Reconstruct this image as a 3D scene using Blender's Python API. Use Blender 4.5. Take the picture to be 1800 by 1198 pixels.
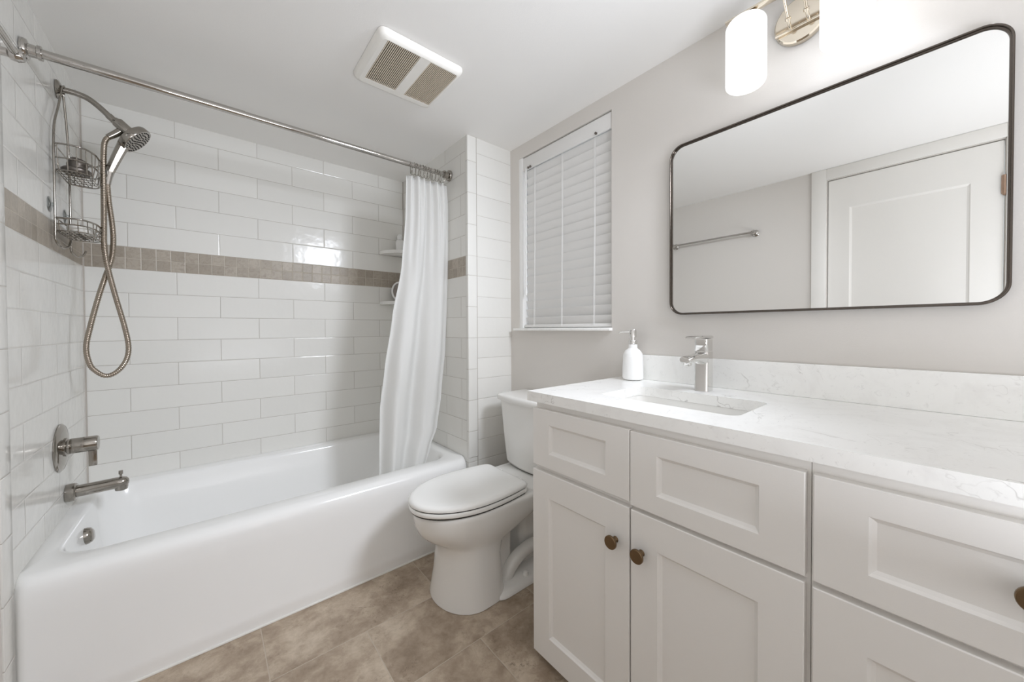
import bpy, bmesh, math, random
from mathutils import Vector, Matrix
from math import pi, sin, cos, radians

for o in list(bpy.data.objects):
    bpy.data.objects.remove(o, do_unlink=True)
scene = bpy.context.scene
COL = scene.collection
random.seed(7)

# ------------------------------------------------------------------ camera
CAM = Vector((0.4208, -2.5204, 1.1132))
Rv = Vector((0.76280424, -0.64661416, -0.00445196))
Uv = Vector((0.01248626, 0.00784563, 0.99989126))
Fv = Vector((0.64650892, 0.76277689, -0.01405847))
cd = bpy.data.cameras.new('camera')
cam = bpy.data.objects.new('camera', cd)
COL.objects.link(cam)
M = Matrix(((Rv.x, Uv.x, -Fv.x, CAM.x), (Rv.y, Uv.y, -Fv.y, CAM.y), (Rv.z, Uv.z, -Fv.z, CAM.z), (0, 0, 0, 1)))
cam.matrix_world = M
cd.sensor_width = 36.0
cd.lens = 643.6069 / 1800 * 36
cd.shift_x = (900 - 908.7026) / 1800
cd.shift_y = (586.5113 - 599) / 1800
cd.clip_start = 0.02
scene.camera = cam

# ------------------------------------------------------------------ world, exposure, lamp shade strength, added fill lights
w = bpy.data.worlds.new('sky')
scene.world = w
w.use_nodes = True
w.node_tree.nodes['Background'].inputs[0].default_value = (0.85, 0.93, 1.0, 1)
w.node_tree.nodes['Background'].inputs[1].default_value = 1.6
scene.view_settings.view_transform = 'Standard'
scene.view_settings.look = 'None'
scene.view_settings.gamma = 1
scene.view_settings.use_curve_mapping = False
scene.view_settings.exposure = -0.05
SHADE_STRENGTH = 1.1
def area_light(name, loc, sx, sy, watts, col, rot=(0, 0, 0), aim=None, spread=180):
    ld = bpy.data.lights.new(name, 'AREA')
    ld.shape = 'RECTANGLE'
    ld.size, ld.size_y = sx, sy
    ld.energy = watts
    ld.color = col
    lo = bpy.data.objects.new(name, ld)
    COL.objects.link(lo)
    lo.location = loc
    lo.rotation_euler = rot
    ld.spread = radians(spread)
    if aim:
        lo.rotation_euler = (Vector(aim) - Vector(loc)).to_track_quat('-Z', 'Y').to_euler()
BOUNCE_W, KEY_W = 20.5, 10.5
area_light('bounce_light', (0.75, -3.15, 0.75), 0.9, 0.6, BOUNCE_W, (0.94, 0.99, 1.08), (pi, 0, 0))     # unseen soft fill added behind the camera, thrown up at the ceiling
area_light('key_light', (1.555, -2.60, 1.975), 0.44, 0.36, KEY_W, (0.94, 0.99, 1.08), aim=(0.64, -0.45, 0.85), spread=102)   # unseen fill light added high on the vanity side, aimed into the alcove
cy = scene.cycles
cy.use_denoising = True
cy.max_bounces = 16
cy.diffuse_bounces = 10
cy.glossy_bounces = 6
cy.transmission_bounces = 8
cy.transparent_max_bounces = 12
cy.caustics_reflective = False
cy.caustics_refractive = False
cy.sample_clamp_indirect = 6.0

# ------------------------------------------------------------------ main dimensions
L = 1.5            # tub alcove length (x)
W = 1.801          # window / vanity wall
H = 2.158          # ceiling
DW = -0.8385       # front of the wing wall
REAR = -3.55
VE = -2.862         # right-hand end of the vanity
MT, MB, RP = 1.5101, 1.4039, 0.1132   # mosaic top, bottom, tile row pitch
TL, A0 = 0.3385, 0.3096               # tile length, joint on the back wall
CT, CB = 0.9033, 0.8715               # counter top and underside
CF, CE = 1.2475, -1.5976              # counter front x, counter end y

# ------------------------------------------------------------------ materials
def rgb(r, g, b):
    def f(c):
        c /= 255.0
        return c / 12.92 if c <= 0.04045 else ((c + 0.055) / 1.055) ** 2.4
    return (f(r), f(g), f(b), 1)

class NT:
    def __init__(self, name):
        self.m = bpy.data.materials.new(name)
        self.m.use_nodes = True
        self.t = self.m.node_tree
        self.t.nodes.clear()
        self.out = self.n('ShaderNodeOutputMaterial')
        self.bsdf = self.n('ShaderNodeBsdfPrincipled')
        self.link(self.bsdf.outputs[0], self.out.inputs[0])
    def n(self, typ, **kw):
        nd = self.t.nodes.new(typ)
        for k, v in kw.items():
            setattr(nd, k, v)
        return nd
    def link(self, a, b):
        self.t.links.new(a, b)
    def math(self, op, a, b=None, c=None, clamp=False):
        nd = self.n('ShaderNodeMath', operation=op)
        nd.use_clamp = clamp
        for i, v in enumerate((a, b, c)):
            if v is None:
                continue
            if isinstance(v, (int, float)):
                nd.inputs[i].default_value = v
            else:
                self.link(v, nd.inputs[i])
        return nd.outputs[0]
    def mix(self, f, a, b):
        nd = self.n('ShaderNodeMix', data_type='RGBA')
        for s, v in ((nd.inputs[0], f), (nd.inputs[6], a), (nd.inputs[7], b)):
            if isinstance(v, (int, float, tuple)):
                s.default_value = v
            else:
                self.link(v, s)
        return nd.outputs[2]
    def ramp(self, f, stops):
        nd = self.n('ShaderNodeValToRGB')
        e = nd.color_ramp.elements
        while len(e) < len(stops):
            e.new(0.5)
        for el, (p, c) in zip(e, stops):
            el.position = p
            el.color = c
        self.link(f, nd.inputs[0])
        return nd.outputs[0]
    def noise(self, vec, scale, detail=2, rough=0.5, dist=0.0):
        nd = self.n('ShaderNodeTexNoise')
        nd.inputs['Scale'].default_value = scale
        nd.inputs['Detail'].default_value = detail
        nd.inputs['Roughness'].default_value = rough
        nd.inputs['Distortion'].default_value = dist
        if vec is not None:
            self.link(vec, nd.inputs['Vector'])
        return nd.outputs[0]
    def pos(self):
        return self.n('ShaderNodeNewGeometry').outputs['Position']
    def set(self, **kw):
        for k, v in kw.items():
            s = self.bsdf.inputs[k]
            if isinstance(v, (int, float, tuple)):
                s.default_value = v
            else:
                self.link(v, s)
    def bump(self, h, dist=0.001, strength=1.0):
        nd = self.n('ShaderNodeBump')
        nd.inputs['Distance'].default_value = dist
        nd.inputs['Strength'].default_value = strength
        self.link(h, nd.inputs['Height'])
        self.link(nd.outputs[0], self.bsdf.inputs['Normal'])

def simple(name, col, rough=0.5, metal=0.0, bumpy=0.0, scale=300, spec=0.5, coat=0.0):
    t = NT(name)
    t.set(**{'Base Color': col, 'Roughness': rough, 'Metallic': metal, 'Specular IOR Level': spec, 'Coat Weight': coat})
    if bumpy:
        tc = t.n('ShaderNodeTexCoord').outputs['Object']
        t.bump(t.noise(tc, scale, 3), bumpy)
    return t.m

def tile_material(name, axis, x0_a, x0_b, mosaic0, length=TL, mosaic=True, row=RP, grout_col=(184, 179, 172)):
    """Running-bond white wall tile with a two-row stone mosaic band; axis is the horizontal world axis."""
    t = NT(name)
    sep = t.n('ShaderNodeSeparateXYZ')
    t.link(t.pos(), sep.inputs[0])
    x = sep.outputs[axis]
    z = sep.outputs[2]
    up = t.math('GREATER_THAN', z, MT)
    va = t.math('DIVIDE', t.math('SUBTRACT', z, MT), row)
    vb = t.math('DIVIDE', t.math('SUBTRACT', MB, z), row)
    v = t.math('ADD', t.math('MULTIPLY', up, t.math('ADD', va, 1.0)), t.math('MULTIPLY', t.math('SUBTRACT', 1.0, up), t.math('MULTIPLY', vb, 1.0)))
    k = t.math('FLOOR', v)
    par = t.math('FLOORED_MODULO', k, 2.0)
    x0 = t.math('ADD', x0_a, t.math('MULTIPLY', par, x0_b - x0_a))
    u = t.math('DIVIDE', t.math('SUBTRACT', x, x0), length)
    fu = t.math('FRACT', u)
    fv = t.math('FRACT', v)
    du = t.math('MULTIPLY', t.math('MINIMUM', fu, t.math('SUBTRACT', 1.0, fu)), length)
    dv = t.math('MULTIPLY', t.math('MINIMUM', fv, t.math('SUBTRACT', 1.0, fv)), row)
    d = t.math('MINIMUM', du, dv)
    grout = t.math('LESS_THAN', d, 0.00105)
    edge = t.math('DIVIDE', d, 0.0042, clamp=True)
    # per tile tilt and glaze ripple
    cmb = t.n('ShaderNodeCombineXYZ')
    t.link(t.math('FLOOR', u), cmb.inputs[0])
    t.link(k, cmb.inputs[1])
    wn = t.n('ShaderNodeTexWhiteNoise', noise_dimensions='3D')
    t.link(cmb.outputs[0], wn.inputs[0])
    tilt = t.math('MULTIPLY', t.math('SUBTRACT', wn.outputs[0], 0.5), t.math('MULTIPLY', t.math('SUBTRACT', fu, 0.5), 0.0012))
    rip = t.math('MULTIPLY', t.noise(t.pos(), 16, 2), 0.0012)
    hgt = t.math('ADD', t.math('MULTIPLY', edge, 0.0009), t.math('ADD', tilt, rip))
    white = t.mix(wn.outputs[0], rgb(223, 222, 218), rgb(228, 227, 223))
    base = t.mix(grout, white, rgb(*grout_col))
    rough = t.math('ADD', 0.14, t.math('MULTIPLY', grout, 0.6))
    if mosaic:
        P2 = (MT - MB) / 2
        inm = t.math('MULTIPLY', t.math('LESS_THAN', z, MT), t.math('GREATER_THAN', z, MB))
        mu = t.math('DIVIDE', t.math('SUBTRACT', x, mosaic0), 0.0524)
        mv = t.math('DIVIDE', t.math('SUBTRACT', z, MB), P2)
        gu = t.math('FRACT', mu)
        gv = t.math('FRACT', mv)
        md = t.math('MINIMUM', t.math('MINIMUM', gu, t.math('SUBTRACT', 1.0, gu)), t.math('MINIMUM', gv, t.math('SUBTRACT', 1.0, gv)))
        mg = t.math('LESS_THAN', md, 0.022)
        c2 = t.n('ShaderNodeCombineXYZ')
        t.link(t.math('FLOOR', mu), c2.inputs[0])
        t.link(t.math('FLOOR', mv), c2.inputs[1])
        w2 = t.n('ShaderNodeTexWhiteNoise', noise_dimensions='3D')
        t.link(c2.outputs[0], w2.inputs[0])
        stone = t.mix(w2.outputs[0], rgb(158, 149, 137), rgb(180, 171, 159))
        cloud = t.noise(t.pos(), 45, 5, 0.65, 1.2)
        stone = t.mix(t.math('MULTIPLY', t.math('SUBTRACT', cloud, 0.45, clamp=True), 2.0, clamp=True), stone, rgb(136, 126, 114))
        stone = t.mix(mg, stone, rgb(190, 182, 170))
        base = t.mix(inm, base, stone)
        rough = t.math('ADD', t.math('MULTIPLY', t.math('SUBTRACT', 1.0, inm), rough), t.math('MULTIPLY', inm, 0.35))
        hgt = t.math('ADD', t.math('MULTIPLY', t.math('SUBTRACT', 1.0, inm), hgt),
                     t.math('MULTIPLY', inm, t.math('MULTIPLY', t.math('DIVIDE', md, 0.06, clamp=True), 0.0009)))
    t.set(**{'Base Color': base, 'Roughness': rough, 'Specular IOR Level': 0.30})
    t.bump(hgt, 1.0, 1.0)
    return t.m

def floor_material():
    t = NT('beige_stone_floor_tile')
    sep = t.n('ShaderNodeSeparateXYZ')
    t.link(t.pos(), sep.inputs[0])
    x, y = sep.outputs[0], sep.outputs[1]
    v = t.math('DIVIDE', t.math('SUBTRACT', -0.84, y), 0.299)
    k = t.math('FLOOR', v)
    par = t.math('FLOORED_MODULO', k, 2.0)
    u = t.math('DIVIDE', t.math('SUBTRACT', x, t.math('ADD', 0.561, t.math('MULTIPLY', par, 0.297))), 0.598)
    fu, fv = t.math('FRACT', u), t.math('FRACT', v)
    d = t.math('MINIMUM', t.math('MULTIPLY', t.math('MINIMUM', fu, t.math('SUBTRACT', 1.0, fu)), 0.598),
               t.math('MULTIPLY', t.math('MINIMUM', fv, t.math('SUBTRACT', 1.0, fv)), 0.299))
    grout = t.math('LESS_THAN', d, 0.0014)
    cmb = t.n('ShaderNodeCombineXYZ')
    t.link(t.math('FLOOR', u), cmb.inputs[0])
    t.link(k, cmb.inputs[1])
    wn = t.n('ShaderNodeTexWhiteNoise', noise_dimensions='3D')
    t.link(cmb.outputs[0], wn.inputs[0])
    vec = t.n('ShaderNodeVectorMath', operation='MULTIPLY_ADD')
    t.link(wn.outputs['Color'], vec.inputs[0])
    vec.inputs[1].default_value = (7, 7, 7)
    t.link(t.pos(), vec.inputs[2])
    big = t.noise(vec.outputs[0], 6.5, 7, 0.62, 0.25)
    fine = t.noise(vec.outputs[0], 70, 8, 0.8, 0.6)
    mid = t.noise(vec.outputs[0], 19, 6, 0.7, 0.4)
    col = t.ramp(t.math('ADD', t.math('MULTIPLY', big, 0.65), t.math('MULTIPLY', mid, 0.35)), [(0.36, rgb(138, 121, 103)), (0.49, rgb(168, 151, 132)), (0.62, rgb(199, 184, 165))])
    pits = t.math('MULTIPLY', t.math('SUBTRACT', fine, 0.52, clamp=True), 9.0, clamp=True)
    patch = t.math('MULTIPLY', t.math('SUBTRACT', t.noise(vec.outputs[0], 9, 5, 0.65, 0.3), 0.46, clamp=True), 5.0, clamp=True)
    col = t.mix(t.math('MULTIPLY', t.math('MULTIPLY', pits, patch), 0.8), col, rgb(104, 88, 71))
    col = t.mix(grout, col, rgb(186, 174, 158))
    t.set(**{'Base Color': col, 'Roughness': t.math('ADD', 0.36, t.math('MULTIPLY', fine, 0.2))})
    t.bump(t.math('ADD', t.math('MULTIPLY', t.math('DIVIDE', d, 0.004, clamp=True), 0.0008), t.math('MULTIPLY', fine, 0.0007)), 1.0)
    return t.m

def quartz_material():
    t = NT('white_veined_quartz')
    p = t.pos()
    warp = t.noise(p, 3.0, 5, 0.6, 0.6)
    mapn = t.n('ShaderNodeVectorMath', operation='MULTIPLY_ADD')
    cv = t.n('ShaderNodeCombineXYZ')
    for i in range(3):
        t.link(warp, cv.inputs[i])
    t.link(cv.outputs[0], mapn.inputs[0])
    mapn.inputs[1].default_value = (0.55, 0.75, 0.6)
    t.link(p, mapn.inputs[2])
    vor = t.n('ShaderNodeTexVoronoi', feature='DISTANCE_TO_EDGE')
    vor.inputs['Scale'].default_value = 4.2
    t.link(mapn.outputs[0], vor.inputs['Vector'])
    vein = t.math('SUBTRACT', 1.0, t.math('DIVIDE', vor.outputs[0], 0.012, clamp=True))
    mask = t.math('MULTIPLY', t.math('SUBTRACT', t.noise(p, 4.5, 3, 0.6), 0.52, clamp=True), 7.0, clamp=True)
    vein = t.math('MULTIPLY', vein, mask)
    cloud = t.math('MULTIPLY', t.math('SUBTRACT', t.noise(p, 7.0, 6, 0.6, 1.5), 0.5, clamp=True), 1.6, clamp=True)
    col = t.mix(cloud, rgb(246, 246, 244), rgb(222, 220, 218))
    fine = t.math('MULTIPLY', t.math('SUBTRACT', t.noise(p, 38.0, 5, 0.7, 2.0), 0.58, clamp=True), 3.0, clamp=True)
    col = t.mix(t.math('MULTIPLY', fine, 0.7), col, rgb(178, 175, 173))
    col = t.mix(t.math('MULTIPLY', vein, 0.55), col, rgb(140, 134, 130))
    t.set(**{'Base Color': col, 'Roughness': 0.16})
    return t.m

def paint(name, col, rough=0.55):
    t = NT(name)
    p = t.pos()
    t.set(**{'Base Color': col, 'Roughness': rough, 'Specular IOR Level': 0.3})
    t.bump(t.noise(p, 420, 2), 0.00025)
    return t.m

def fabric_material():
    t = NT('white_curtain_fabric')
    tr = t.n('ShaderNodeBsdfTranslucent')
    tr.inputs[0].default_value = rgb(246, 246, 245)
    mx = t.n('ShaderNodeMixShader')
    mx.inputs[0].default_value = 0.5
    t.set(**{'Base Color': rgb(243, 243, 242), 'Roughness': 0.75, 'Specular IOR Level': 0.2})
    p = t.pos()
    t.bump(t.noise(p, 900, 2), 0.0002)
    t.link(t.bsdf.outputs[0], mx.inputs[1])
    t.link(tr.outputs[0], mx.inputs[2])
    t.link(mx.outputs[0], t.out.inputs[0])
    return t.m

def slat_material():
    t = NT('white_blind_slat')
    tr = t.n('ShaderNodeBsdfTranslucent')
    tr.inputs[0].default_value = rgb(232, 236, 240)
    mx = t.n('ShaderNodeMixShader')
    mx.inputs[0].default_value = 0.06
    t.set(**{'Base Color': rgb(232, 231, 229), 'Roughness': 0.35})
    t.link(t.bsdf.outputs[0], mx.inputs[1])
    t.link(tr.outputs[0], mx.inputs[2])
    t.link(mx.outputs[0], t.out.inputs[0])
    return t.m

def glass_material(name, col=(1, 1, 1, 1), f=0.1):
    t = NT(name)
    tp = t.n('ShaderNodeBsdfTransparent')
    tp.inputs[0].default_value = col
    gl = t.n('ShaderNodeBsdfGlossy')
    gl.inputs['Roughness'].default_value = 0.02
    fr = t.n('ShaderNodeFresnel')
    fr.inputs[0].default_value = 1.45
    mx = t.n('ShaderNodeMixShader')
    t.link(t.math('ADD', fr.outputs[0], f, clamp=True), mx.inputs[0])
    t.link(tp.outputs[0], mx.inputs[1])
    t.link(gl.outputs[0], mx.inputs[2])
    t.link(mx.outputs[0], t.out.inputs[0])
    return t.m

def lamp_material(name, col, strength):
    t = NT(name)
    t.set(**{'Base Color': rgb(165, 163, 160), 'Roughness': 0.3, 'Emission Color': col, 'Emission Strength': strength})
    return t.m

MAT = {}
MAT['tile_back'] = tile_material('white_tile_back', 0, A0, A0 + TL / 2, 0.6568)
MAT['tile_left'] = tile_material('white_tile_left', 1, -0.567, -0.736, -0.8393, grout_col=(206, 203, 198))
MAT['tile_wing_end'] = tile_material('white_tile_wing_end', 1, -0.60, -0.77, -0.8385)
MAT['tile_wing_front'] = tile_material('white_tile_wing_front', 0, 1.0, 1.0, 1.0, length=2.0, mosaic=False, grout_col=(196, 192, 186))
MAT['tile_trim'] = tile_material('white_bullnose_trim', 0, -5.0, -5.0, 0.0, length=20.0, mosaic=False, row=0.17)
MAT['floor'] = floor_material()
MAT['quartz'] = quartz_material()
MAT['wall_paint'] = paint('warm_grey_wall_paint', rgb(214, 210, 205))
MAT['ceiling_paint'] = paint('white_ceiling_paint', rgb(240, 239, 237), 0.7)
MAT['trim_paint'] = paint('white_trim_paint', rgb(232, 230, 226), 0.35)
MAT['cabinet'] = simple('white_cabinet_paint', rgb(234, 232, 229), 0.38, bumpy=0.0001, scale=500)
MAT['acrylic'] = simple('white_tub_enamel', rgb(240, 240, 239), 0.13, bumpy=0.0004, scale=6)
MAT['porcelain'] = simple('white_porcelain', rgb(233, 232, 229), 0.10, bumpy=0.0001, scale=8)
MAT['seat'] = simple('white_seat_plastic', rgb(244, 244, 242), 0.22, bumpy=0.0001, scale=40)
MAT['chrome'] = simple('polished_chrome', rgb(192, 189, 185), 0.07, 1.0, bumpy=0.00005, scale=60)
MAT['dark_chrome'] = simple('dark_reflection_chrome', rgb(164, 159, 152), 0.13, 1.0, bumpy=0.0001, scale=200)  # base colour darkened to stand in for dark surroundings mirrored in the chrome
MAT['bright_chrome'] = simple('bright_chrome', rgb(228, 227, 225), 0.05, 1.0, bumpy=0.00003, scale=60)
MAT['hose'] = simple('ridged_steel_hose', rgb(168, 157, 144), 0.22, 1.0, bumpy=0.0001, scale=400)
MAT['nickel'] = simple('polished_nickel', rgb(222, 212, 196), 0.12, 1.0, bumpy=0.00005, scale=60)
MAT['bronze'] = simple('brushed_bronze', rgb(128, 108, 84), 0.34, 1.0, bumpy=0.0002, scale=350)
MAT['frame_metal'] = simple('dark_bronze_metal', rgb(98, 91, 85), 0.24, 1.0, bumpy=0.0001, scale=400)
MAT['copper'] = simple('copper_hinge_metal', rgb(176, 150, 132), 0.35, 1.0, bumpy=0.0001, scale=400)
MAT['dark'] = simple('dark_rubber_and_gap_shade', rgb(40, 37, 34), 0.6, bumpy=0.0002)  # nozzle rubber, and the painted shade in the toilet gaps
MAT['vent_dark'] = simple('dark_vent_backing', rgb(58, 48, 38), 0.8, bumpy=0.0003)  # even dark colour of the sheet behind the grille slats
MAT['vent_slat'] = simple('cream_vent_slat', rgb(226, 214, 197), 0.5, bumpy=0.0001)
MAT['vent'] = simple('white_vent_plastic', rgb(238, 236, 231), 0.32, bumpy=0.0001, scale=80)
MAT['grout'] = simple('grey_corner_caulk', rgb(184, 178, 171), 0.7, bumpy=0.0002)
MAT['caulk'] = simple('white_caulk', rgb(226, 224, 219), 0.5, bumpy=0.0002)
MAT['soap_white'] = simple('white_matte_ceramic', rgb(240, 240, 239), 0.45, bumpy=0.0001, scale=200)
MAT['soap_bar'] = simple('white_soap', rgb(238, 236, 230), 0.5, bumpy=0.0004, scale=60)
MAT['metal_grey'] = simple('grey_metal', rgb(120, 114, 108), 0.28, 0.9, bumpy=0.0002, scale=150)
MAT['cord'] = simple('white_cord', rgb(238, 238, 237), 0.6, bumpy=0.0002, scale=900)
MAT['fabric'] = fabric_material()
MAT['slat'] = slat_material()
MAT['glass'] = glass_material('window_glass')
MAT['suction'] = glass_material('clear_suction_vinyl', (0.86, 0.89, 0.90, 1), 0.05)
MAT['mirror'] = simple('mirror_silver', rgb(240, 240, 238), 0.0, 1.0)
MAT['shade'] = lamp_material('glowing_opal_glass', (0.97, 0.985, 1.0, 1), SHADE_STRENGTH)
MAT['vinyl'] = simple('white_window_vinyl', rgb(238, 238, 237), 0.35, bumpy=0.0001)

# ------------------------------------------------------------------ mesh helpers
def box(bm, x0, x1, y0, y1, z0, z1, bev=0.0, seg=2):
    vs = [bm.verts.new(p) for p in ((x0, y0, z0), (x1, y0, z0), (x1, y1, z0), (x0, y1, z0), (x0, y0, z1), (x1, y0, z1), (x1, y1, z1), (x0, y1, z1))]
    fs = [bm.faces.new([vs[i] for i in f]) for f in ((3, 2, 1, 0), (4, 5, 6, 7), (0, 1, 5, 4), (1, 2, 6, 5), (2, 3, 7, 6), (3, 0, 4, 7))]
    if bev:
        es = {e for f in fs for e in f.edges}
        bmesh.ops.bevel(bm, geom=list(es), offset=bev, segments=seg, affect='EDGES', profile=0.5)
    return bm

def frame_axes(d):
    d = Vector(d).normalized()
    a = Vector((0, 0, 1)) if abs(d.z) < 0.9 else Vector((1, 0, 0))
    x = a.cross(d).normalized()
    return x, d.cross(x).normalized(), d

def lathe(bm, prof, origin, axis=(0, 0, 1), seg=32, cap=True):
    X, Y, Z = frame_axes(axis)
    o = Vector(origin)
    rings = []
    for r, h in prof:
        if r <= 1e-6:
            rings.append([bm.verts.new(o + Z * h)])
        else:
            rings.append([bm.verts.new(o + Z * h + X * (r * cos(2 * pi * i / seg)) + Y * (r * sin(2 * pi * i / seg))) for i in range(seg)])
    for a, b in zip(rings, rings[1:]):
        for i in range(seg):
            j = (i + 1) % seg
            if len(a) == 1 and len(b) == 1:
                continue
            if len(a) == 1:
                bm.faces.new((a[0], b[j], b[i]))
            elif len(b) == 1:
                bm.faces.new((a[i], a[j], b[0]))
            else:
                bm.faces.new((a[i], a[j], b[j], b[i]))
    if cap:
        for r in (rings[0], rings[-1]):
            if len(r) > 2:
                bm.faces.new(r)
    return bm

def tube(bm, pts, r, seg=10, closed=False):
    pts = [Vector(p) for p in pts]
    n = len(pts)
    tang = []
    for i in range(n):
        a = pts[(i - 1) % n] if (closed or i > 0) else pts[i]
        b = pts[(i + 1) % n] if (closed or i < n - 1) else pts[i]
        tang.append((b - a).normalized())
    X, Y, _ = frame_axes(tang[0])
    rings = []
    for i in range(n):
        if i:
            q = tang[i - 1].rotation_difference(tang[i])
            X = q @ X
            X = (X - tang[i] * X.dot(tang[i])).normalized()
        Yv = tang[i].cross(X)
        rr = r[i] if isinstance(r, (list, tuple)) else r
        rings.append([bm.verts.new(pts[i] + X * (rr * cos(2 * pi * k / seg)) + Yv * (rr * sin(2 * pi * k / seg))) for k in range(seg)])
    pairs = list(zip(rings, rings[1:]))
    if closed:
        # match seam by nearest rotation
        a, b = rings[-1], rings[0]
        s = min(range(seg), key=lambda s: (a[0].co - b[s].co).length)
        pairs.append((a, b[s:] + b[:s]))
    for a, b in pairs:
        for k in range(seg):
            j = (k + 1) % seg
            bm.faces.new((a[k], a[j], b[j], b[k]))
    if not closed:
        bm.faces.new(rings[0])
        bm.faces.new(rings[-1])
    return bm

def spline(pts, per=8, closed=False):
    P = [Vector(p) for p in pts]
    n = len(P)
    out = []
    rng = range(n) if closed else range(n - 1)
    for i in rng:
        p0 = P[(i - 1) % n] if (closed or i > 0) else P[0] * 2 - P[1]
        p1, p2 = P[i], P[(i + 1) % n]
        p3 = P[(i + 2) % n] if (closed or i < n - 2) else P[-1] * 2 - P[-2]
        for k in range(per):
            t = k / per
            out.append(0.5 * ((2 * p1) + (p2 - p0) * t + (2 * p0 - 5 * p1 + 4 * p2 - p3) * t * t + (3 * p1 - p0 - 3 * p2 + p3) * t ** 3))
    if not closed:
        out.append(P[-1])
    return out

def loft(bm, loops, cap0=True, cap1=True):
    rings = [[bm.verts.new(p) for p in lp] for lp in loops]
    n = len(rings[0])
    for a, b in zip(rings, rings[1:]):
        for i in range(n):
            j = (i + 1) % n
            bm.faces.new((a[i], a[j], b[j], b[i]))
    if cap0:
        bm.faces.new(rings[0])
    if cap1:
        bm.faces.new(rings[-1])
    return bm

def rrect(x0, x1, y0, y1, z, r, n=8):
    """rounded rectangle loop in the xy plane; r is one radius or four (x0y0, x1y0, x1y1, x0y1)"""
    rs = r if isinstance(r, (tuple, list)) else (r,) * 4
    out = []
    for (cx, cyy, a0), rr in zip(((x0, y0, pi), (x1, y0, 1.5 * pi), (x1, y1, 0), (x0, y1, 0.5 * pi)), rs):
        ox = cx + rr if cx == x0 else cx - rr
        oy = cyy + rr if cyy == y0 else cyy - rr
        for k in range(n + 1):
            a = a0 + 0.5 * pi * k / n
            out.append((ox + rr * cos(a), oy + rr * sin(a), z))
    return out

def slab_with_holes(bm, outer, holes, z0, z1):
    edges = []
    for lp in [outer] + holes:
        vs = [bm.verts.new((p[0], p[1], z1)) for p in lp]
        edges += [bm.edges.new((vs[i], vs[(i + 1) % len(vs)])) for i in range(len(vs))]
    r = bmesh.ops.triangle_fill(bm, use_beauty=True, use_dissolve=False, edges=edges)
    fs = [g for g in r['geom'] if isinstance(g, bmesh.types.BMFace)]
    ex = bmesh.ops.extrude_face_region(bm, geom=fs)
    vv = [g for g in ex['geom'] if isinstance(g, bmesh.types.BMVert)]
    bmesh.ops.translate(bm, vec=(0, 0, z0 - z1), verts=vv)
    return bm

def world_loc(o):
    v = Vector((0, 0, 0))
    while o:
        v += o.location
        o = o.parent
    return v

def obj(name, bm, mat, parent=None, smooth=True, angle=38, origin=None):
    """link a bmesh built in world coordinates as ONE mesh object"""
    bmesh.ops.recalc_face_normals(bm, faces=bm.faces)
    base = world_loc(parent) if parent else Vector((0, 0, 0))
    loc = Vector(origin) - base if origin is not None else Vector((0, 0, 0))
    bmesh.ops.translate(bm, vec=-(base + loc), verts=bm.verts)
    me = bpy.data.meshes.new(name)
    bm.to_mesh(me)
    bm.free()
    mats = mat if isinstance(mat, (list, tuple)) else [mat]
    for m in mats:
        me.materials.append(MAT[m] if isinstance(m, str) else m)
    if smooth:
        me.shade_smooth()
        me.set_sharp_from_angle(angle=radians(angle))
    o = bpy.data.objects.new(name, me)
    COL.objects.link(o)
    o.location = loc
    if parent:
        o.parent = parent
    return o

def tag(o, label, cat, group=None, kind=None):
    o['label'] = label
    o['category'] = cat
    if group:
        o['group'] = group
    if kind:
        o['kind'] = kind
    return o

def thing(name, loc, label, cat, group=None, kind=None):
    o = bpy.data.objects.new(name, None)
    o.empty_display_size = 0.05
    COL.objects.link(o)
    o.location = loc
    return tag(o, label, cat, group, kind)

def structure(name, bm, mat, label, cat, smooth=False):
    return tag(obj(name, bm, mat, None, smooth), label, cat, kind='structure')

B = bmesh.new

# ================================================================== ROOM SHELL
structure('floor', box(B(), -0.1, W + 0.13, REAR - 0.1, 0.1, -0.1, 0.0), 'floor', 'beige stone look tile floor with thin pale grout lines', 'floor')
structure('ceiling', box(B(), -0.1, W + 0.13, REAR - 0.1, 0.1, H, H + 0.1), 'ceiling_paint', 'flat white painted ceiling', 'ceiling')
structure('wall_back', box(B(), -0.1, W + 0.13, 0.0, 0.1, 0, H), 'tile_back', 'white subway tiled wall along the tub with taupe mosaic band', 'wall')
DY0, DY1, DZ = -2.702, -1.993, 2.082       # door opening in the left wall
bm = B()
box(bm, -0.1, 0, -0.905, 0.0, 0, H)
box(bm, -0.1, 0, DY1, -0.905, 0, H)
box(bm, -0.1, 0, DY0, DY1, DZ, H)
box(bm, -0.1, 0, REAR, DY0, 0, H)
lw = structure('wall_left', bm, ['tile_left', 'wall_paint'], 'left wall, glossy white tile by the shower and grey paint beyond', 'wall')
for p in lw.data.polygons:
    p.material_index = 0 if p.center.y > -0.905 else 1
structure('wall_rear', box(B(), -0.1, W + 0.13, REAR - 0.1, REAR, 0, H), 'wall_paint', 'painted wall behind the camera', 'wall')
# window wall with its opening
WY0, WY1, WZ0, WZ1 = -1.5466, -0.9150, 1.1165, 2.0835
bm = B()
box(bm, W, W + 0.13, REAR, WY0, 0, H)
box(bm, W, W + 0.13, WY1, 0.0, 0, H)
box(bm, W, W + 0.13, WY0, WY1, 0, WZ0 - 0.0145)
box(bm, W, W + 0.13, WY0, WY1, WZ1, H)
structure('wall_right', bm, 'wall_paint', 'warm grey painted wall holding the window and the mirror', 'wall')
# wing wall at the end of the tub
bm = B()
box(bm, L, W, DW, 0.0, 0, H)
wing = structure('wall_wing', bm, ['tile_wing_end', 'tile_wing_front'], 'white tiled wing wall at the window end of the tub', 'wall')
for p in wing.data.polygons:
    p.material_index = 1 if abs(p.normal.y) > 0.5 else 0
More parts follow.
